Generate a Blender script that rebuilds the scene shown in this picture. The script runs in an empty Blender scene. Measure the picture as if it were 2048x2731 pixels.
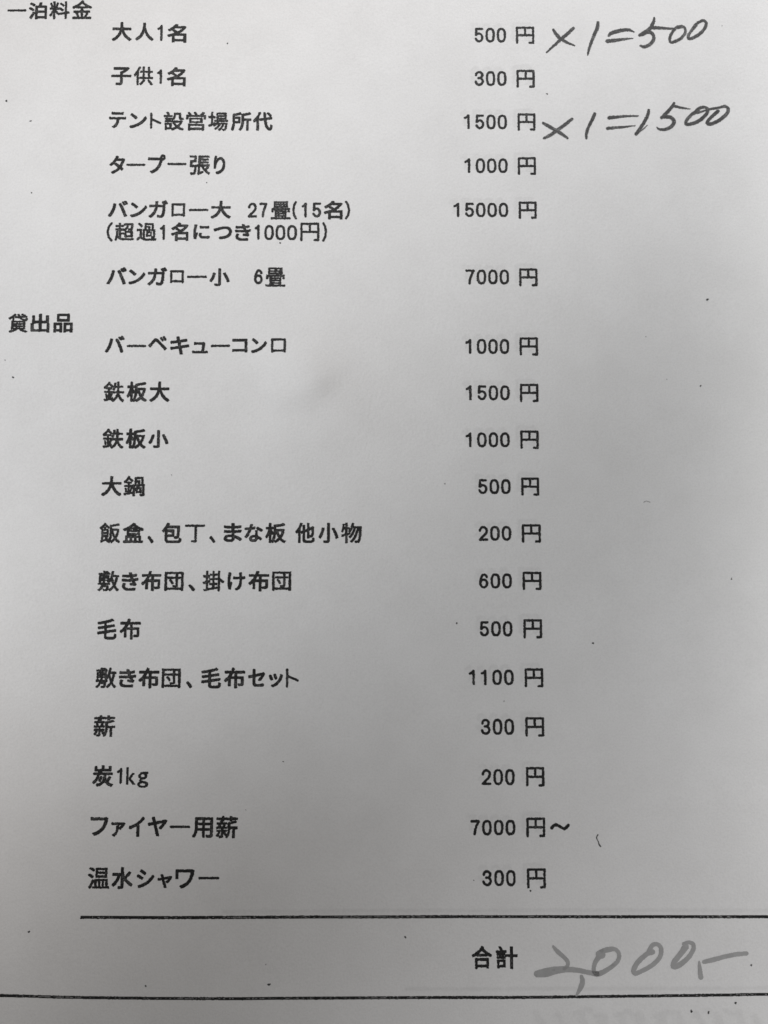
import bpy, math, random
import numpy as np
from mathutils import Vector

random.seed(4)
rng = np.random.default_rng(11)
scene = bpy.context.scene
col = scene.collection

# ------------------------------------------------------------------ camera
cam_data = bpy.data.cameras.new('camera')
cam_data.sensor_fit = 'VERTICAL'
cam_data.sensor_height = 24.0
cam_data.lens = 24.0 * 2210.0 / 2731.0
cam_data.clip_start = 0.01
cam_data.clip_end = 20.0
cam = bpy.data.objects.new('camera', cam_data)
cam.location = (0.00144362, -0.02870436, 0.17)
cam.rotation_euler = (0.07912293, -0.00484731, 0.0010328)
col.objects.link(cam)
scene.camera = cam

# ------------------------------------------------------------------ light
AMBIENT = 0.1150
AMBIENT_COLOUR = (1.040, 1.0, 0.940, 1)
LAMPS = [   # added spots shaping the sheet's brightness; name, place, aim, radius, half angle, watts, colour
    ('added_spot', (0.156, 0.479, 0.525), (0.101, 0.219, 0.0), 0.02, 0.310, 11.47, (0.984, 1.0, 1.034)),
    ('added_spot', (0.169, 0.512, 0.334), (0.183, 0.026, 0.0), 0.02, 0.198, 23.93, (1.000, 1.0, 0.984)),
    ('added_spot', (-1.040, 0.077, 0.359), (-0.087, 0.017, 0.0), 0.02, 0.100, 28.65, (0.949, 1.0, 1.047)),
    ('added_spot', (0.323, 0.336, 0.900), (0.140, -0.153, 0.0), 0.02, 0.181, 22.67, (1.006, 1.0, 1.011)),
    ('added_spot', (0.040, 0.746, 0.818), (0.001, 0.244, 0.0), 0.02, 0.249, 29.91, (1.030, 1.0, 0.983)),
    ('added_spot', (0.043, 0.486, 0.504), (-0.157, -0.030, 0.0), 0.02, 0.296, 7.73, (1.025, 1.0, 0.999)),
    ('added_spot', (-0.587, 0.038, 0.397), (-0.171, -0.051, 0.0), 0.02, 0.153, 7.95, (1.034, 1.0, 0.977)),
]
world = bpy.data.worlds.new('World')
scene.world = world
world.use_nodes = True
bg = world.node_tree.nodes['Background']
bg.inputs['Color'].default_value = AMBIENT_COLOUR
bg.inputs['Strength'].default_value = AMBIENT


def lamp(name, loc, target, radius, half_angle, power, colour=(1, 1, 1)):
    d = bpy.data.lights.new(name, 'SPOT')
    d.energy = power
    d.color = colour
    d.shadow_soft_size = radius
    d.spot_size = 2 * half_angle
    d.spot_blend = 1.0
    o = bpy.data.objects.new(name, d)
    o.location = loc
    o.rotation_euler = (Vector(target) - Vector(loc)).to_track_quat('-Z', 'Y').to_euler()
    col.objects.link(o)
    return o


for args in LAMPS:
    lamp(*args)

scene.view_settings.view_transform = 'Standard'
scene.view_settings.look = 'None'
scene.view_settings.exposure = 0.0
scene.view_settings.gamma = 1.0
scene.view_settings.use_curve_mapping = False

DENTS = [(-0.0126, 0.0120, 0.0060, 0.0036, 0.00072), (-0.0100, 0.0085, 0.0120, 0.0095, 0.00055), (-0.0190, 0.0085, 0.0026, 0.0022, 0.00022)]
GHOST_GAIN = 1.35

# ------------------------------------------------------------------ materials
def material(name):
    m = bpy.data.materials.new(name)
    m.use_nodes = True
    nt = m.node_tree
    return m, nt, nt.nodes['Principled BSDF']


def noise(nt, scale, detail=2.0, rough=0.5, coords=None):
    n = nt.nodes.new('ShaderNodeTexNoise')
    n.inputs['Scale'].default_value = scale
    n.inputs['Detail'].default_value = detail
    n.inputs['Roughness'].default_value = rough
    if coords:
        nt.links.new(coords, n.inputs['Vector'])
    return n


def ramp(nt, fac, stops):
    r = nt.nodes.new('ShaderNodeValToRGB')
    e = r.color_ramp.elements
    while len(e) < len(stops):
        e.new(0.5)
    for el, (p, c) in zip(e, stops):
        el.position = p
        el.color = (*c, 1)
    nt.links.new(fac, r.inputs['Fac'])
    return r


def grey(v, warm=0.0):
    return (v * (1 + warm), v, v * (1 - warm))


def paper_material(name, k):
    m, nt, b = material(name)
    tc = nt.nodes.new('ShaderNodeTexCoord').outputs['Object']
    blotch = noise(nt, 95, 4, 0.6, tc)            # cloudy formation of the paper
    r1 = ramp(nt, blotch.outputs['Fac'], [(0.3, grey(0.757 * k, 0.003)), (0.7, grey(0.800 * k, 0.001))])
    fibre = noise(nt, 2600, 3, 0.6, tc)
    r2 = ramp(nt, fibre.outputs['Fac'], [(0.25, grey(0.935)), (0.55, grey(1.0)), (0.8, grey(1.03))])
    mix = nt.nodes.new('ShaderNodeMix')
    mix.data_type = 'RGBA'
    mix.blend_type = 'MULTIPLY'
    mix.inputs['Factor'].default_value = 1.0
    nt.links.new(r1.outputs['Color'], mix.inputs['A'])
    nt.links.new(r2.outputs['Color'], mix.inputs['B'])
    nt.links.new(mix.outputs['Result'], b.inputs['Base Color'])
    b.inputs['Roughness'].default_value = 0.85
    b.inputs['Specular IOR Level'].default_value = 0.12
    bump = nt.nodes.new('ShaderNodeBump')
    bump.inputs['Strength'].default_value = 0.9
    bump.inputs['Distance'].default_value = 0.00006
    grain = noise(nt, 1500, 5, 0.65, tc)
    nt.links.new(grain.outputs['Fac'], bump.inputs['Height'])
    nt.links.new(bump.outputs['Normal'], b.inputs['Normal'])
    return m


def ink_material(name, lo, hi, scale, rough=0.65, spec=0.25, warm=0.0, stretch=None, p0=0.35, p1=0.7):
    m, nt, b = material(name)
    tc = nt.nodes.new('ShaderNodeTexCoord').outputs['Object']
    if stretch:
        mp = nt.nodes.new('ShaderNodeMapping')
        mp.inputs['Rotation'].default_value = (0, 0, stretch[0])
        mp.inputs['Scale'].default_value = (1, stretch[1], 1)
        nt.links.new(tc, mp.inputs['Vector'])
        tc = mp.outputs['Vector']
    n = noise(nt, scale, 4, 0.65, tc)
    r = ramp(nt, n.outputs['Fac'], [(p0, grey(lo, warm)), (p1, grey(hi, warm))])
    nt.links.new(r.outputs['Color'], b.inputs['Base Color'])
    b.inputs['Roughness'].default_value = rough
    b.inputs['Specular IOR Level'].default_value = spec
    return m


PAPER = paper_material('white_copy_paper', 1.0)
TONER = ink_material('black_toner', 0.010, 0.030, 2500)
WORN = ink_material('worn_toner', 0.030, 0.11, 3500)
PENCIL = ink_material('soft_dark_pen', 0.040, 0.10, 1500, stretch=(0.6, 2.5))
PENCIL_THIN = ink_material('soft_pen_dry_stroke', 0.08, 0.22, 2200, stretch=(0.6, 2.5))
MARKER = ink_material('grey_marker', 0.345, 0.415, 700, p0=0.3, p1=0.75)
MARKER_EDGE = ink_material('grey_marker_pooled', 0.295, 0.355, 900)
SPECK = ink_material('toner_speck', 0.03, 0.12, 3000)
FAINT = ink_material('faint_speck', 0.30, 0.45, 3000)
GHOST = [paper_material('show_through_print', 1 - 0.014 * k) for k in range(1, 6)]

m, nt, b = material('pale_table_laminate')
tcn = nt.nodes.new('ShaderNodeTexCoord').outputs['Object']
nn = noise(nt, 30, 5, 0.6, tcn)
rr = ramp(nt, nn.outputs['Fac'], [(0.3, (0.42, 0.40, 0.37)), (0.7, (0.50, 0.48, 0.45))])
nt.links.new(rr.outputs['Color'], b.inputs['Base Color'])
b.inputs['Roughness'].default_value = 0.5
TABLE = m


# ------------------------------------------------------------------ the sheet's relief
def lattice(seed, cell, n=80):
    return np.random.default_rng(seed).uniform(-1, 1, (n, n)), cell


WAVES = [(lattice(1, 0.030), 0.00020), (lattice(2, 0.014), 0.00006)]


def smooth_noise(l, x, y):
    g, c = l
    u, v = x / c + 20, y / c + 30
    i, j = np.floor(u).astype(int), np.floor(v).astype(int)
    fu, fv = u - i, v - j
    fu, fv = fu * fu * fu * (fu * (6 * fu - 15) + 10), fv * fv * fv * (fv * (6 * fv - 15) + 10)
    i, j = i % 79, j % 79
    return ((g[i, j] * (1 - fu) + g[i + 1, j] * fu) * (1 - fv) + (g[i, j + 1] * (1 - fu) + g[i + 1, j + 1] * fu) * fv)


def height(x, y):
    """height of the paper above its mean plane, metres"""
    x = np.asarray(x, float)
    y = np.asarray(y, float)
    z = -0.0005 * np.cos(2 * np.pi * y / .21) + 0.0006 * np.exp(-((x + .045) ** 2 + (y + .118) ** 2) / (2 * .035 ** 2))
    for l, a in WAVES:
        z = z + a * smooth_noise(l, x, y)
    # small dents pressed into the middle of the sheet: (x, y, along, across, depth), metres
    for bx, by, su, sv, a in DENTS:
        dx, dy = x - bx, y - by
        u, v = dx * 0.79 + dy * 0.61, -dx * 0.61 + dy * 0.79
        z = z + a * np.exp(-(u / su) ** 2 - (v / np.where(v > 0, 3 * sv, sv)) ** 2)
    return z


SHEET = (-0.100, 0.110, -0.163, 0.134)          # A4: left, right, bottom, top


def mesh_object(name, verts, faces, mats, mat_index=None, parent=None, smooth=False):
    me = bpy.data.meshes.new(name)
    me.from_pydata([tuple(v) for v in verts], [], [tuple(f) for f in faces])
    for mm in (mats if isinstance(mats, (list, tuple)) else [mats]):
        me.materials.append(mm)
    if mat_index is not None:
        me.polygons.foreach_set('material_index', np.asarray(mat_index, dtype=np.int32))
    me.polygons.foreach_set('use_smooth', [smooth] * len(me.polygons))
    me.update()
    o = bpy.data.objects.new(name, me)
    col.objects.link(o)
    if parent is not None:
        o.parent = parent
    return o


# table the sheet lies on
def rounded_slab(x0, x1, y0, y1, z0, z1, r=0.004):
    ring = []
    for cx, cy, a0 in ((x1 - r, y1 - r, 0), (x0 + r, y1 - r, 90), (x0 + r, y0 + r, 180), (x1 - r, y0 + r, 270)):
        for k in range(5):
            a = math.radians(a0 + 22.5 * k)
            ring.append((cx + r * math.cos(a), cy + r * math.sin(a)))
    n = len(ring)
    vs = [(x, y, z0) for x, y in ring] + [(x, y, z1) for x, y in ring]
    fs = [tuple(reversed(range(n))), tuple(range(n, 2 * n))]
    fs += [(i, (i + 1) % n, n + (i + 1) % n, n + i) for i in range(n)]
    return vs, fs


table = mesh_object('table_top', *rounded_slab(-0.45, 0.50, -0.42, 0.36, -0.0262, -0.0012), TABLE)
table['kind'] = 'structure'
table['label'] = 'plain pale table top under the printed price list'

# the sheet: a real, slightly wavy A4 leaf with thickness
NX, NY = 141, 199
gx = np.linspace(SHEET[0], SHEET[1], NX)
gy = np.linspace(SHEET[2], SHEET[3], NY)
GX, GY = np.meshgrid(gx, gy)
GZ = height(GX, GY)
top = np.stack([GX, GY, GZ], -1).reshape(-1, 3)
bot = top - np.array([0, 0, 0.0001])
faces = []
for j in range(NY - 1):
    for i in range(NX - 1):
        a = j * NX + i
        faces.append((a, a + 1, a + NX + 1, a + NX))
N = NX * NY
rim = [i for i in range(NX)] + [j * NX + NX - 1 for j in range(1, NY)] + \
      [(NY - 1) * NX + i for i in range(NX - 2, -1, -1)] + [j * NX for j in range(NY - 2, 0, -1)]
faces_bot = [tuple(N + k for k in reversed(f)) for f in faces]
side = [(rim[k], N + rim[k], N + rim[(k + 1) % len(rim)], rim[(k + 1) % len(rim)]) for k in range(len(rim))]
sheet = mesh_object('price_list_sheet', np.vstack([top, bot]), faces + faces_bot + side, PAPER, smooth=True)
sheet['label'] = 'white printed sheet of Japanese camping prices with handwritten sums, lying flat on the table'
sheet['category'] = 'price list'

# ------------------------------------------------------------------ print and pen marks: fine dots of ink on the sheet
CELL = 0.07                                      # mm, the pitch of the print's dots


class Patch:
    """a raster of ink dots over x0..x1, y0..y1 (mm on the sheet)"""
    def __init__(self, x0, x1, y0, y1, cell=CELL, pad=0.6):
        self.c = cell
        self.x0, self.y0 = x0 - pad, y0 - pad
        self.nx = int((x1 - x0 + 2 * pad) / cell) + 1
        self.ny = int((y1 - y0 + 2 * pad) / cell) + 1
        xs = self.x0 + (np.arange(self.nx) + .5) * cell
        ys = self.y0 + (np.arange(self.ny) + .5) * cell
        self.X, self.Y = np.meshgrid(xs, ys)
        self.d = np.full(self.X.shape, 9.0)      # distance to the ink, mm (negative inside)

    def triangles(self, tris, grow):
        inside = np.zeros(self.X.shape, bool)
        for t in tris:
            lo, hi = t.min(0), t.max(0)
            i0, i1 = int((lo[0] - self.x0) / self.c) - 1, int((hi[0] - self.x0) / self.c) + 2
            j0, j1 = int((lo[1] - self.y0) / self.c) - 1, int((hi[1] - self.y0) / self.c) + 2
            i0, j0 = max(i0, 0), max(j0, 0)
            X, Y = self.X[j0:j1, i0:i1], self.Y[j0:j1, i0:i1]
            s = []
            for k in range(3):
                ax, ay = t[k]
                bx, by = t[(k + 1) % 3]
                s.append((bx - ax) * (Y - ay) - (by - ay) * (X - ax))
            inside[j0:j1, i0:i1] |= ((s[0] >= 0) & (s[1] >= 0) & (s[2] >= 0)) | ((s[0] <= 0) & (s[1] <= 0) & (s[2] <= 0))
        R = 5
        far = np.full(inside.shape, 9.0)
        near = np.full(inside.shape, 9.0)
        pi = np.pad(inside, R)
        h, w = inside.shape
        for dy in range(-R, R + 1):
            for dx in range(-R, R + 1):
                dist = math.hypot(dx, dy) * self.c
                if dist > R * self.c:
                    continue
                sh = pi[R + dy:R + dy + h, R + dx:R + dx + w]
                far = np.where(sh, np.minimum(far, dist), far)
                near = np.where(~sh, np.minimum(near, dist), near)
        sd = np.where(inside, -near + .5 * self.c, far - .5 * self.c)
        self.d = np.minimum(self.d, sd - grow)

    def stroke(self, pts):
        """pts: (x, y, width) in mm; a round-ended line of changing width"""
        for (ax, ay, aw), (bx, by, bw) in zip(pts[:-1], pts[1:]):
            vx, vy = bx - ax, by - ay
            q = vx * vx + vy * vy
            t = np.clip(((self.X - ax) * vx + (self.Y - ay) * vy) / max(q, 1e-9), 0, 1)
            dd = np.hypot(self.X - ax - t * vx, self.Y - ay - t * vy) - (aw + (bw - aw) * t) / 2
            self.d = np.minimum(self.d, dd)

    def wobble(self, amount, size, seed):
        r = np.random.default_rng(seed)
        n = int(max(self.nx, self.ny) * self.c / size) + 4
        g = r.normal(0, 1, (n, n))
        u, v = (self.X - self.x0) / size, (self.Y - self.y0) / size
        i, j = u.astype(int), v.astype(int)
        fu, fv = u - i, v - j
        return amount * ((g[j, i] * (1 - fu) + g[j, i + 1] * fu) * (1 - fv) + (g[j + 1, i] * (1 - fu) + g[j + 1, i + 1] * fu) * fv)


def marks(name, patches, mats, lift=0.000030, parent=None, rough=0.03, worn=0.5, seed=0, choose=None):
    """one mesh of ink dots that follows the sheet's relief"""
    V, F, M, base = [], [], [], 0
    for k, p in enumerate(patches):
        d = p.d + p.wobble(rough, 0.16, seed * 31 + k) + p.wobble(rough * .5, 0.5, seed * 17 + k + 5)
        on = d < 0
        if not on.any():
            continue
        if choose is not None:
            mi = choose(p, d)
        else:
            dry = p.wobble(1.0, 0.22, seed * 13 + k + 9) + p.wobble(0.9, 1.3, seed * 7 + k + 3)
            mi = ((d < -0.13) & (dry > 1.6 - 1.6 * worn)).astype(int)
        jj, ii = np.nonzero(on)
        W = p.nx + 1
        idx = np.stack([jj * W + ii, jj * W + ii + 1, (jj + 1) * W + ii + 1, (jj + 1) * W + ii], 1)
        used, inv = np.unique(idx, return_inverse=True)
        vx = (p.x0 + (used % W) * p.c) * 1e-3
        vy = (p.y0 + (used // W) * p.c) * 1e-3
        V.append(np.stack([vx, vy, height(vx, vy) + lift], 1))
        F.append(inv.reshape(idx.shape) + base)
        M.append(mi[on])
        base += len(used)
    return mesh_object(name, np.vstack(V), np.vstack(F).tolist(), mats, np.concatenate(M), parent, smooth=False)


# glyph outlines come from Blender's own built-in typeface
font_curve = bpy.data.curves.new('lettering', 'FONT')
font_curve.resolution_u = 4
font_object = bpy.data.objects.new('lettering', font_curve)
col.objects.link(font_object)
GLYPHS = {}


def glyph(ch):
    if ch not in GLYPHS:
        font_curve.body = ch
        dg = bpy.context.evaluated_depsgraph_get()
        dg.update()
        ev = font_object.evaluated_get(dg)
        me = ev.to_mesh()
        me.calc_loop_triangles()
        co = np.array([v.co[:2] for v in me.vertices])
        GLYPHS[ch] = np.array([[co[i] for i in t.vertices] for t in me.loop_triangles])
        ev.to_mesh_clear()
    return GLYPHS[ch]


def arc(cx, cy, rx, ry, a0, a1, n=14):
    return [(cx + rx * math.cos(math.radians(a0 + (a1 - a0) * k / n)), cy + ry * math.sin(math.radians(a0 + (a1 - a0) * k / n))) for k in range(n + 1)]


# narrow even-stroked figures, drawn in a unit box (centre lines)
def superoval(n=28, e=2.6):
    pts = []
    for k in range(n + 1):
        a = 2 * math.pi * k / n
        c, s = math.cos(a), math.sin(a)
        pts.append((.5 + .5 * math.copysign(abs(c) ** (2 / e), c), .5 + .5 * math.copysign(abs(s) ** (2 / e), s)))
    return pts


FIGURES = {
    '0': [superoval()],
    '1': [[(0.0, .80), (.55, .86), (1.0, 1.0), (1.0, 0)]],
    '2': [[(.02, .72)] + arc(.5, .70, .48, .30, 165, 0, 10) + [(.93, .56), (.75, .42), (.35, .20), (.02, 0), (1, 0)]],
    '3': [[(.03, .76)] + arc(.47, .76, .44, .24, 170, -70, 12) + [(.38, .53)], [(.38, .53)] + arc(.48, .27, .50, .27, 78, -172, 14)],
    '5': [[(.94, 1.0), (.14, 1.0), (.07, .50)] + arc(.50, .31, .48, .31, 140, -160, 16)],
    '6': [[(.93, .80)] + arc(.52, .78, .40, .22, 20, 110, 6) + [(.20, .80), (.07, .58), (.03, .32)] + arc(.5, .30, .47, .30, 180, 540, 20)],
    '7': [[(0, 1), (1, 1), (.72, .66), (.50, .33), (.42, 0)]],
    '円': [[(0, 0), (0, 1), (1, 1), (1, 0), (.78, .0)], [(0, .50), (1, .50)], [(.5, 1), (.5, .50)]],
    '(': [[(1, 1), (.35, .82), (0, .5), (.35, .18), (1, 0)]],
    ')': [[(0, 1), (.65, .82), (1, .5), (.65, .18), (0, 0)]],
    'ー': [[(0, .5), (1, .5)]],
    '一': [[(0, .5), (1, .5)]],
    'ロ': [[(0, 0), (0, 1), (1, 1), (1, 0)], [(0, .08), (1, .08)]],
    '丁': [[(0, 1), (1, 1)], [(.55, 1), (.55, .02), (.36, .02)]],
    'ト': [[(0, 0), (0, 1)], [(0, .62), (.45, .50), (1, .34)]],
    '〜': [[(0, .25), (.10, .62), (.24, .92), (.40, .72), (.60, .30), (.76, .08), (.90, .40), (1, .80)]],
}
DENSE = set('敷薪鍋飯畳鉄超過貸温物張掛設場営供料金団')


def character(entry, weight=0.53):
    ch, x0, x1, y0, y1 = entry
    x0, x1, y0, y1 = x0 / 100, x1 / 100, y0 / 100, y1 / 100
    p = Patch(x0, x1, y0, y1)
    if ch in FIGURES:
        w = weight * (1.0 if ch in '0123567' else 0.95)
        h = w / 2
        for st in FIGURES[ch]:
            flat = ch in 'ー一'
            pts = [((x0 + h) + u * (x1 - x0 - 2 * h), (y0 + y1) / 2 if flat else (y0 + h) + v * (y1 - y0 - 2 * h), w) for u, v in st]
            p.stroke(pts)
    else:
        t = glyph(ch)
        lo, hi = t.reshape(-1, 2).min(0), t.reshape(-1, 2).max(0)
        g = 0.105 if ch in DENSE else 0.06 if ch in 'kg' else 0.135
        s = np.array([(x1 - x0 - 2 * g) / (hi[0] - lo[0]), (y1 - y0 - 2 * g) / (hi[1] - lo[1])])
        p.triangles((t - lo) * s + np.array([x0 + g, y0 + g]), g)
    return p


# ------------------------------------------------------------------ measured layout, hundredths of a millimetre on the sheet
HEADINGS = [
 ["一泊料金",[["一",-7880,-7473,9249,9311],["泊",-7422,-7025,9079,9460],["料",-6976,-6538,9081,9483],["金",-6494,-6057,9083,9511]]],
 ["貸出品",[["貸",-7656,-7244,2234,2644],["出",-7181,-6784,2235,2645],["品",-6702,-6300,2236,2646]]],
]
ITEMS = [
 ["大人1名",[["大",-5622,-5200,8592,9019],["人",-5125,-4728,8605,9011],["1",-4653,-4539,8611,8970],["名",-4445,-4032,8582,8998]]],
 ["子供1名",[["子",-5613,-5187,7611,8013],["供",-5138,-4723,7613,8036],["1",-4643,-4534,7651,7975],["名",-4436,-4030,7606,8028]]],
 ["テント設営場所代",[["テ",-5639,-5280,6665,7022],["ン",-5206,-4836,6666,6998],["ト",-4772,-4531,6657,7015],["設",-4481,-4048,6623,7042],["営",-4008,-3579,6625,7044],["場",-3540,-3111,6627,7045],["所",-3052,-2617,6629,7047],["代",-2583,-2159,6630,7049]]],
 ["タープ一張り",[["タ",-5617,-5284,5665,6070],["ー",-5259,-4852,5838,5899],["プ",-4793,-4425,5678,6098],["一",-4390,-3983,5862,5922],["張",-3918,-3476,5656,6086],["り",-3408,-3157,5672,6078]]],
 ["バンガロー大 27畳(15名)",[["バ",-5620,-5200,4728,5085],["ン",-5155,-4798,4719,5046],["ガ",-4764,-4358,4710,5098],["ロ",-4284,-3991,4737,5034],["ー",-3917,-3501,4859,4919],["大",-3452,-3021,4700,5092],["2",-2669,-2473,4727,5054],["7",-2424,-2252,4728,5055],["畳",-2179,-1762,4689,5091],["(",-1728,-1625,4689,5092],["1",-1527,-1419,4730,5057],["5",-1306,-1110,4731,5058],["名",-1061,-659,4692,5095],[")",-610,-497,4693,5096]]],
 ["(超過1名につき1000円)",[["(",-5643,-5511,4196,4617],["超",-5472,-5057,4207,4608],["過",-5009,-4584,4209,4609],["1",-4515,-4408,4230,4560],["名",-4286,-3910,4211,4612],["に",-3812,-3460,4247,4573],["つ",-3386,-2990,4248,4534],["き",-2932,-2590,4215,4591],["1",-2516,-2409,4246,4577],["0",-2311,-2110,4236,4567],["0",-2076,-1866,4237,4568],["0",-1832,-1621,4238,4569],["円",-1553,-1147,4219,4620],[")",-1088,-985,4210,4631]]],
 ["バンガロー小 6畳",[["バ",-5621,-5193,3269,3642],["ン",-5159,-4804,3270,3594],["ガ",-4760,-4346,3247,3645],["ロ",-4283,-3991,3298,3581],["ー",-3928,-3504,3408,3468],["小",-3455,-3027,3235,3624],["6",-2520,-2325,3278,3601],["畳",-2276,-1857,3229,3642]]],
 ["バーベキューコンロ",[["バ",-5620,-5209,1810,2180],["ー",-5160,-4754,1929,1989],["ベ",-4716,-4319,1862,2172],["キ",-4255,-3854,1774,2168],["ュ",-3795,-3466,1800,2046],["ー",-3408,-2997,1934,1993],["コ",-2958,-2633,1816,2112],["ン",-2561,-2222,1803,2123],["ロ",-2139,-1824,1804,2114]]],
 ["鉄板大",[["鉄",-5624,-5190,771,1206],["板",-5142,-4718,772,1207],["大",-4670,-4246,773,1208]]],
 ["鉄板小",[["鉄",-5621,-5185,-212,215],["板",-5141,-4719,-211,216],["小",-4671,-4254,-195,188]]],
 ["大鍋",[["大",-5616,-5196,-1200,-777],["鍋",-5158,-4719,-1200,-776]]],
 ["飯盒、包丁、まな板 他小物",[["飯",-5620,-5193,-2170,-1746],["盒",-5145,-4708,-2170,-1745],["、",-4633,-4510,-2174,-2017],["包",-4352,-3934,-2169,-1744],["丁",-3876,-3458,-2158,-1782],["、",-3370,-3242,-2172,-2015],["ま",-3078,-2697,-2143,-1752],["な",-2650,-2269,-2143,-1766],["板",-2221,-1793,-2166,-1741],["他",-1603,-1198,-2165,-1741],["小",-1127,-712,-2165,-1740],["物",-660,-231,-2164,-1739]]],
 ["敷き布団、掛け布団",[["敷",-5622,-5187,-3154,-2735],["き",-5140,-4795,-3144,-2762],["布",-4738,-4327,-3153,-2734],["団",-4265,-3873,-3144,-2752],["、",-3780,-3634,-3153,-3002],["掛",-3485,-3045,-3152,-2732],["け",-2979,-2610,-3142,-2760],["布",-2553,-2123,-3151,-2731],["団",-2066,-1678,-3141,-2740]]],
 ["毛布",[["毛",-5604,-5204,-4128,-3703],["布",-5148,-4720,-4127,-3703]]],
 ["敷き布団、毛布セット",[["敷",-5607,-5186,-5104,-4689],["き",-5139,-4784,-5090,-4716],["布",-4742,-4317,-5103,-4688],["団",-4270,-3887,-5098,-4706],["、",-3776,-3650,-5108,-4956],["毛",-3475,-3068,-5103,-4688],["布",-3012,-2586,-5103,-4687],["セ",-2530,-2179,-5075,-4715],["ッ",-2108,-1818,-5084,-4807],["ト",-1758,-1491,-5084,-4701]]],
 ["薪",[["薪",-5615,-5178,-6068,-5635]]],
 ["炭1kg",[["炭",-5603,-5187,-7040,-6617],["1",-5118,-5007,-6982,-6671],["k",-4924,-4739,-6995,-6657],["g",-4704,-4482,-7062,-6747]]],
 ["ファイヤー用薪",[["フ",-5604,-5250,-7987,-7622],["ァ",-5189,-4913,-8000,-7720],["イ",-4846,-4524,-8000,-7613],["ヤ",-4469,-4079,-8001,-7613],["ー",-4028,-3619,-7836,-7783],["用",-3582,-3169,-8024,-7623],["薪",-3109,-2673,-8033,-7597]]],
 ["温水シャワー",[["温",-5624,-5190,-8999,-8580],["水",-5149,-4724,-8999,-8580],["シ",-4655,-4304,-8981,-8620],["ャ",-4243,-3946,-8982,-8709],["ワ",-3893,-3514,-8987,-8621],["ー",-3432,-3021,-8816,-8763]]],
]
PRICES = [
 ["500",[["5",2157,2361,8615,8948],["0",2399,2603,8616,8949],["0",2640,2845,8617,8950]],["円",3054,3453,8588,8979]],
 ["300",[["3",2159,2363,7642,7977],["0",2400,2604,7643,7978],["0",2642,2846,7644,7979]],["円",3059,3452,7610,8007]],
 ["1500",[["1",1920,2048,6682,7009],["5",2161,2365,6683,7010],["0",2402,2606,6684,7011],["0",2643,2847,6685,7012]],["円",3070,3456,6656,7040]],
 ["1000",[["1",1927,2055,5716,6041],["0",2168,2372,5717,6042],["0",2409,2613,5718,6042],["0",2650,2854,5719,6043]],["円",3066,3455,5680,6070]],
 ["15000",[["1",1688,1816,4751,5068],["5",1929,2133,4752,5069],["0",2170,2373,4752,5070],["0",2411,2614,4753,5070],["0",2652,2855,4754,5071]],["円",3076,3460,4720,5098]],
 ["7000",[["7",1933,2135,3290,3614],["0",2173,2376,3291,3615],["0",2414,2617,3291,3615],["0",2655,2857,3292,3616]],["円",3068,3459,3253,3642]],
 ["1000",[["1",1925,2052,1803,2124],["0",2166,2368,1804,2125],["0",2406,2608,1804,2125],["0",2646,2849,1805,2126]],["円",3062,3451,1771,2162]],
 ["1500",[["1",1927,2052,820,1139],["5",2167,2368,821,1139],["0",2407,2608,821,1140],["0",2647,2848,822,1140]],["円",3061,3449,784,1176]],
 ["1000",[["1",1918,2043,-169,147],["0",2157,2358,-169,147],["0",2397,2598,-168,148],["0",2637,2838,-168,148]],["円",3055,3440,-201,188]],
 ["500",[["5",2167,2367,-1145,-832],["0",2406,2607,-1145,-832],["0",2645,2846,-1145,-831]],["円",3062,3436,-1178,-797]],
 ["200",[["2",2171,2371,-2113,-1803],["0",2410,2610,-2113,-1802],["0",2648,2849,-2112,-1802]],["円",3063,3455,-2150,-1768]],
 ["600",[["6",2169,2369,-3090,-2778],["0",2408,2607,-3090,-2778],["0",2646,2846,-3090,-2778]],["円",3064,3454,-3122,-2744]],
 ["500",[["5",2173,2371,-4062,-3749],["0",2410,2609,-4062,-3748],["0",2648,2847,-4062,-3748]],["円",3069,3452,-4099,-3710]],
 ["1100",[["1",1947,2069,-5037,-4727],["1",2185,2307,-5037,-4727],["0",2422,2620,-5037,-4727],["0",2659,2857,-5037,-4727]],["円",3078,3459,-5083,-4699]],
 ["300",[["3",2182,2380,-6024,-5704],["0",2419,2616,-6024,-5704],["0",2655,2853,-6024,-5704]],["円",3077,3460,-6061,-5672]],
 ["200",[["2",2184,2381,-7010,-6693],["0",2420,2617,-7010,-6693],["0",2656,2853,-7010,-6693]],["円",3076,3448,-7038,-6653]],
 ["7000",[["7",1951,2147,-7989,-7685],["0",2186,2383,-7990,-7685],["0",2422,2618,-7990,-7685],["0",2657,2854,-7990,-7685]],["円",3071,3450,-8026,-7641]],
 ["300",[["3",2184,2380,-8968,-8658],["0",2419,2615,-8969,-8658],["0",2654,2850,-8969,-8659]],["円",3071,3448,-9014,-8624]],
]
TILDE = ["〜",3547,3941,-7902,-7740]
TOTAL = [["合",1956,2366,-10530,-10101],["計",2430,2868,-10532,-10102]]
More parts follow.
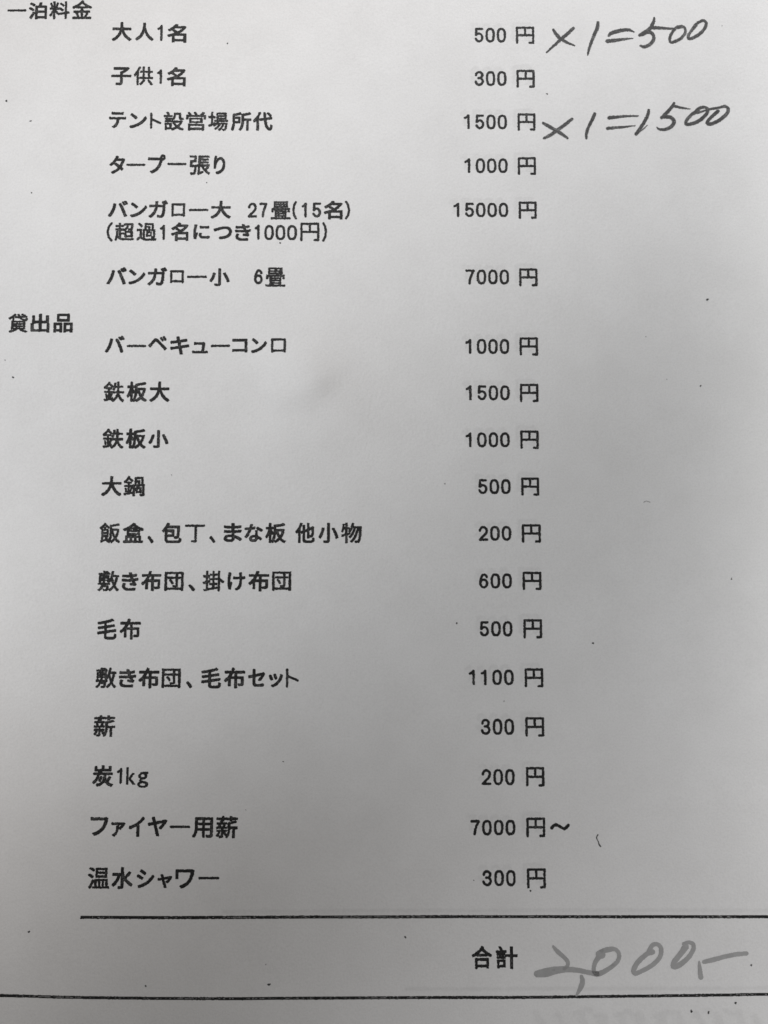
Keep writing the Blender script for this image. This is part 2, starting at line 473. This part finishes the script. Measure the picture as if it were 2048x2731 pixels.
SUM_ONE = {"times":[[[3866,8912,51],[3928,8806,76],[4040,8693,71],[4178,8614,51],[4317,8557,30]],[[4297,8948,66],[4181,8834,76],[4040,8709,76],[3874,8555,56],[3715,8401,35]]],"one":[[[4827,9075,56],[4817,8969,81],[4751,8810,76],[4672,8611,66],[4619,8452,56],[4597,8341,30]]],"eq":[[[5055,8771,51],[5119,8830,86],[5298,8884,81],[5476,8906,66],[5602,8858,30]],[[5027,8652,86],[5192,8671,76],[5370,8693,56],[5573,8715,20]]],"res":[[[6045,9179,41],[6033,9094,66],[5946,8934,86],[5804,8822,96],[5722,8785,66]],[[5984,8956,86],[6212,8949,66],[6441,8936,46],[6657,8958,25]],[[5830,8849,76],[5969,8841,76],[6025,8717,76],[5951,8590,76],[5823,8523,76],[5735,8549,46]],[[6632,8990,61],[6517,8963,61],[6413,8830,66],[6366,8698,66],[6395,8624,56],[6484,8650,71],[6613,8720,66],[6705,8845,61],[6700,8951,56],[6632,8996,56]],[[6938,9018,86],[6846,8898,66],[6772,8779,66],[6785,8713,66],[6892,8740,71],[7047,8846,71],[7147,8979,71],[7160,9085,66],[7093,9120,61],[6977,9066,61],[6872,8951,56]]]}
SUM_TWO = {"times":[[[3621,6824,57],[3730,6759,73],[3898,6657,78],[4040,6564,68],[4139,6491,42]],[[4233,6915,63],[4096,6798,73],[3898,6652,78],[3753,6549,68],[3635,6490,57]]],"one":[[[4726,7033,68],[4677,6917,73],[4591,6741,63],[4542,6593,63],[4540,6485,42]]],"eq":[[[5038,6945,78],[5248,6967,63],[5457,6982,47],[5653,6988,31]],[[4995,6710,73],[5191,6730,57],[5401,6749,42],[5584,6772,21]]],"res":[[[5883,7118,58],[5863,7016,73],[5768,6826,73],[5660,6664,73],[5607,6588,73]],[[5686,6643,31],[5765,6705,26],[5851,6786,13]],[[6431,7267,58],[6363,7166,73],[6243,7031,78],[6155,6949,68]],[[6443,7207,63],[6586,7175,52],[6774,7149,21]],[[6189,6963,68],[6346,6963,78],[6422,6869,84],[6368,6761,78],[6235,6693,68],[6105,6698,52],[6048,6741,21]],[[6951,7101,79],[6832,7046,68],[6711,6924,73],[6677,6816,68],[6787,6817,78],[6972,6898,78],[7119,7034,73],[7156,7134,63],[7084,7188,68],[6952,7155,68],[6858,7046,63]],[[7370,7103,79],[7209,6953,73],[7133,6845,73],[7206,6818,78],[7391,6900,79],[7551,7036,79],[7593,7144,73],[7530,7206,63],[7372,7178,58],[7135,7129,47],[6923,7052,37]]]}
SUM_TOTAL = {"two":[[[3568,-10111,40],[3647,-10203,75],[3790,-10328,75],[3852,-10411,75],[3839,-10481,64],[3781,-10528,69]],[[3243,-10626,115],[3410,-10604,156],[3613,-10563,133],[3830,-10544,104],[4046,-10564,92],[4247,-10601,87],[4420,-10634,98]]],"comma":[[[4116,-10675,63],[4135,-10772,92],[4092,-10896,86],[4009,-11034,35]]],"z1":[[[4528,-10274,127],[4456,-10246,87],[4631,-10177,98],[4790,-10169,75],[4866,-10261,75],[4829,-10399,75],[4653,-10538,81],[4449,-10629,98],[4363,-10579,75],[4386,-10426,81],[4470,-10302,104]]],"z2":[[[5527,-10220,98],[5410,-10261,87],[5233,-10414,92],[5149,-10552,92],[5176,-10622,87],[5316,-10575,81],[5521,-10464,81],[5669,-10317,81],[5702,-10165,81],[5632,-10076,75],[5530,-10095,81],[5455,-10206,81]]],"z3":[[[6181,-10124,122],[6076,-10262,98],[5956,-10401,98],[5930,-10498,87],[6041,-10471,98],[6218,-10338,87],[6323,-10193,81],[6341,-10082,75],[6256,-10037,70],[6153,-10068,75]]],"comma2":[[[6442,-10402,35],[6450,-10527,75],[6468,-10698,92]]],"dash":[[[6540,-10410,75],[6709,-10369,87],[7000,-10300,81],[7204,-10264,81],[7384,-10250,75]]]}
RULE_SHORT = [[-5741,-9536,52],[-2160,-9538,52],[233,-9544,52],[3763,-9550,52],[7836,-9551,52]]
RULE_LONG = [[-7260,-11012,50],[-5794,-11040,50],[-4097,-11058,50],[-2139,-11066,50],[235,-11066,50],[3001,-11068,50],[5213,-11052,50],[7782,-11028,50]]
SPECKS = [[-3151,8578,39],[-7841,7272,47],[-7317,6827,39],[3710,7476,31],[-3546,5493,31],[-7248,5251,39],[5721,2183,23],[7036,2975,47],[-7521,1291,39],[-7697,1656,31],[6846,1140,39],[1482,-929,23],[-1975,4178,47],[-4173,-758,23],[7355,-2888,39],[1711,-3793,39],[4482,-4193,39],[6433,-3744,23],[2649,-5350,23],[-1792,-6547,31],[2010,-8845,31],[3138,-9062,39],[-6741,-9810,55],[-4424,-10829,39],[-2011,-10803,55],[-2081,-10430,23],[655,-9926,39],[7469,-10474,39],[7142,-11189,47],[6260,-11336,55],[6599,-11365,47],[7510,9012,23],[6142,1273,23],[-2526,-7486,16]]
HAIR = [[4500,-7978,24],[4471,-8036,24],[4506,-8116,24],[4519,-8161,24],[4550,-8206,24]]
ARC = [[5595,-1308,14],[5648,-1284,14],[5720,-1308,14]]


# ------------------------------------------------------------------ printed lines
seed = 1
for text, entries in HEADINGS:
    o = marks('section_heading', [character(e) for e in entries], [TONER, WORN], parent=sheet, seed=seed, worn=0.45)
    o['label'] = 'printed heading reading ' + text
    seed += 1
for text, entries in ITEMS:
    o = marks('item_name', [character(e) for e in entries], [TONER, WORN], parent=sheet, seed=seed, worn=0.55)
    o['label'] = 'printed line reading ' + text
    seed += 1
for k, (text, entries, yen) in enumerate(PRICES):
    o = marks('price_number', [character(e) for e in entries], [TONER, WORN], parent=sheet, seed=seed, worn=0.12)
    o['label'] = 'printed price of %s yen' % text
    ps = [character(yen, 0.54)]
    if k == 16:
        ps.append(character(TILDE, 0.66))
    marks('yen_character', ps, [TONER, WORN], parent=o, seed=seed + 300, worn=0.3)
    seed += 1
o = marks('total_heading', [character(e) for e in TOTAL], [TONER, WORN], parent=sheet, seed=seed, worn=0.3)
o['label'] = 'printed word 合計 beside the handwritten total'

# ruled lines
def rule(pts, x0=None, x1=None):
    q = [[a / 100, b / 100, w / 100] for a, b, w in pts]
    if x0 is not None:
        s = (q[1][1] - q[0][1]) / (q[1][0] - q[0][0])
        q.insert(0, [x0, q[0][1] + s * (x0 - q[0][0]), q[0][2]])
    if x1 is not None:
        s = (q[-1][1] - q[-2][1]) / (q[-1][0] - q[-2][0])
        q.append([x1, q[-1][1] + s * (x1 - q[-1][0]), q[-1][2]])
    xs = np.linspace(q[0][0], q[-1][0], 60)
    ys = np.interp(xs, [a[0] for a in q], [a[1] for a in q])
    ker = np.array([1, 2, 3, 2, 1]) / 9
    ys[2:-2] = np.convolve(ys, ker, 'valid')
    w = q[0][2] * 1.12
    p = Patch(xs[0], xs[-1], ys.min(), ys.max())
    p.stroke([(a, b, w) for a, b in zip(xs, ys)])
    p.d = np.maximum(p.d, xs[0] - p.X)
    return p


def rule_tone(p, d):
    dash = p.wobble(1.0, 0.20, 77) + p.wobble(0.8, 4.0, 78)
    return ((d < -0.16) & (dash > 0.75)).astype(int)


RULE_GAP = ink_material('rule_pinholes', 0.10, 0.30, 3000)
for pts, a, b, lab in ((RULE_SHORT, None, 99.0, 'printed rule above the total, starting inside the margin'),
                       (RULE_LONG, -91.0, 99.0, 'printed rule below the total, running the full width')):
    o = marks('rule_line', [rule(pts, a, b)], [TONER, RULE_GAP], parent=sheet, seed=seed, choose=rule_tone, rough=0.022)
    o['label'] = lab
    seed += 1


# ------------------------------------------------------------------ handwriting
def resample(st):
    """Catmull-Rom through the pen positions"""
    q = np.array(st, float) / 100
    if len(q) < 3:
        return [tuple(a) for a in q]
    e = np.vstack([2 * q[0] - q[1], q, 2 * q[-1] - q[-2]])
    out = []
    for i in range(1, len(e) - 2):
        for t in np.linspace(0, 1, 7)[:-1]:
            a, b, c, d = e[i - 1], e[i], e[i + 1], e[i + 2]
            out.append(.5 * ((2 * b) + (c - a) * t + (2 * a - 5 * b + 4 * c - d) * t * t + (3 * b - a - 3 * c + d) * t ** 3))
    out.append(q[-1])
    return [(a[0], a[1], max(a[2], 0.04)) for a in out]


def pen(name, strokes, mats, parent, tone, rough, thin=1.0):
    global seed
    st = [[(x, y, w * thin) for x, y, w in resample(s)] for s in strokes]
    xs = [a[0] for s in st for a in s]
    ys = [a[1] for s in st for a in s]
    p = Patch(min(xs), max(xs), min(ys), max(ys), pad=1.0)
    p.half = np.zeros(p.X.shape)
    layers = np.zeros(p.X.shape, int)
    for s in st:
        before = p.d.copy()
        p.d = np.full(p.X.shape, 9.0)
        p.stroke(s)
        layers += p.d < 0
        p.d = np.minimum(before, p.d)
    p.layers = layers
    seed += 1
    return marks(name, [p], mats, lift=0.000050, parent=parent, seed=seed, choose=tone, rough=rough)


def pencil_tone(p, d):
    dry = p.wobble(1.0, 0.18, seed) + p.wobble(0.8, 1.2, seed + 1)
    edge = d > -0.10
    return ((dry > 1.0) | (edge & (dry > -0.1))).astype(int)


def marker_tone(p, d):
    pool = p.wobble(0.5, 0.9, seed + 2)
    return ((p.layers > 1) | (pool > 0.8)).astype(int)


for S, lab in ((SUM_ONE, 'handwritten pen sum beside the first price'), (SUM_TWO, 'handwritten pen sum beside the tent pitch price')):
    o = pen('handwritten_amount', S['res'], [PENCIL, PENCIL_THIN], sheet, pencil_tone, 0.035)
    o['label'] = lab
    pen('times_sign', S['times'], [PENCIL, PENCIL_THIN], o, pencil_tone, 0.035)
    pen('handwritten_one', S['one'], [PENCIL, PENCIL_THIN], o, pencil_tone, 0.035)
    pen('equals_sign', S['eq'], [PENCIL, PENCIL_THIN], o, pencil_tone, 0.035)
S = SUM_TOTAL
mk = [MARKER, MARKER_EDGE]
o = pen('handwritten_total', S['two'], mk, sheet, marker_tone, 0.018, 1.08)
o['label'] = 'handwritten total in pale grey marker'
for nm, key in (('comma', 'comma'), ('zero', 'z1'), ('zero', 'z2'), ('zero', 'z3'), ('comma', 'comma2'), ('dash', 'dash')):
    pen(nm, S[key], mk, o, marker_tone, 0.018, 1.08)

# ------------------------------------------------------------------ specks, a hair-like mark and the print showing through
for k, (x, y, s) in enumerate(SPECKS):
    x, y, s = x / 100, y / 100, s / 118
    p = Patch(x, x, y, y, pad=0.7, cell=0.05)
    a = random.uniform(0, 3.14)
    ln = s * random.uniform(0.1, 0.7)
    p.stroke([(x - ln * math.cos(a) / 2, y - ln * math.sin(a) / 2, s), (x + ln * math.cos(a) / 2, y + ln * math.sin(a) / 2, s * .8)])
    faint = s < 0.23
    marks('speck', [p], [FAINT if faint else SPECK], parent=sheet, seed=900 + k, rough=0.05, choose=lambda p, d: np.zeros(d.shape, int))
for pts, mm in ((HAIR, SPECK), (ARC, FAINT)):
    p = Patch(min(a[0] for a in pts) / 100, max(a[0] for a in pts) / 100, min(a[1] for a in pts) / 100, max(a[1] for a in pts) / 100, cell=0.05)
    p.stroke(resample(pts))
    o = marks('stray_mark', [p], [mm], parent=sheet, seed=960, rough=0.02, choose=lambda p, d: np.zeros(d.shape, int))

# faint print from another page shows through above the prices and the rules
def blur(a, n):
    k = np.exp(-np.linspace(-2, 2, 2 * n + 1) ** 2)
    k /= k.sum()
    a = np.apply_along_axis(lambda r: np.convolve(r, k, 'same'), 0, a)
    return np.apply_along_axis(lambda r: np.convolve(r, k, 'same'), 1, a)


def ghost(cover, p, gain, s):
    lev = np.clip(blur(cover.astype(float), 4) * gain * (1 + p.wobble(0.28, 0.9, s)), 0, 0.999) * 6
    p.d = np.where(lev >= 1, -1.0, 1.0)
    return p, lev


GP = []
for k, (text, entries, yen) in enumerate(PRICES):
    es = entries + [yen]
    p = Patch(min(e[1] for e in es) / 100 - .75, max(e[2] for e in es) / 100 - .75, min(e[3] for e in es) / 100 + .95, max(e[4] for e in es) / 100 + .95, cell=0.15, pad=1.2)
    for e in es:
        x0, x1, y0, y1 = [v / 100 for v in e[1:]]
        x0, x1, y0, y1 = x0 - .75, x1 - .75, y0 + .95, y1 + .95
        for st in FIGURES[e[0]]:
            p.stroke([(x0 + .23 + u * (x1 - x0 - .46), y0 + .23 + v * (y1 - y0 - .46), 0.55) for u, v in st])
    GP.append(ghost(p.d < 0, p, GHOST_GAIN, 40 + k))
for pts, xa in ((RULE_SHORT, -30.0), (RULE_LONG, 5.0)):
    y = pts[-1][1] / 100 + 1.25
    p = Patch(xa, 98.0, y, y, cell=0.15, pad=1.4)
    p.stroke([(xa, y, .62), (98.0, y, .62)])
    GP.append(ghost((p.d < 0) & (p.X > xa + 3 * rng.random()), p, GHOST_GAIN * .95, 70))
p = Patch(30.0, 88.0, -117.8, -113.6, cell=0.15, pad=1.2)
for k in range(15):
    x, y = 32 + 3.9 * k, -114.2 + 0.25 * rng.normal()
    p.stroke([(x, y, 1.0), (x + 2.4 * rng.random(), y + .3, 1.1), (x + 2.0, y - 2.2, .9), (x + .2 + rng.random(), y - 1.0, 1.2)])
    if rng.random() < .5:
        p.stroke([(x + 2.2, y + .9, 1.0), (x + 3.0, y + .6, 1.2)])
GP.append(ghost(p.d < 0, p, GHOST_GAIN * .6, 75))
lev_of = {id(p): lev for p, lev in GP}
o = marks('show_through_print', [p for p, _ in GP], GHOST, lift=0.000012, parent=sheet, seed=5, rough=0.0,
          choose=lambda p, d: np.clip(lev_of[id(p)].astype(int) - 1, 0, 4))
o['label'] = 'very faint grey print showing through above the prices'
o['kind'] = 'stuff'

bpy.data.objects.remove(font_object)
bpy.data.curves.remove(font_curve)
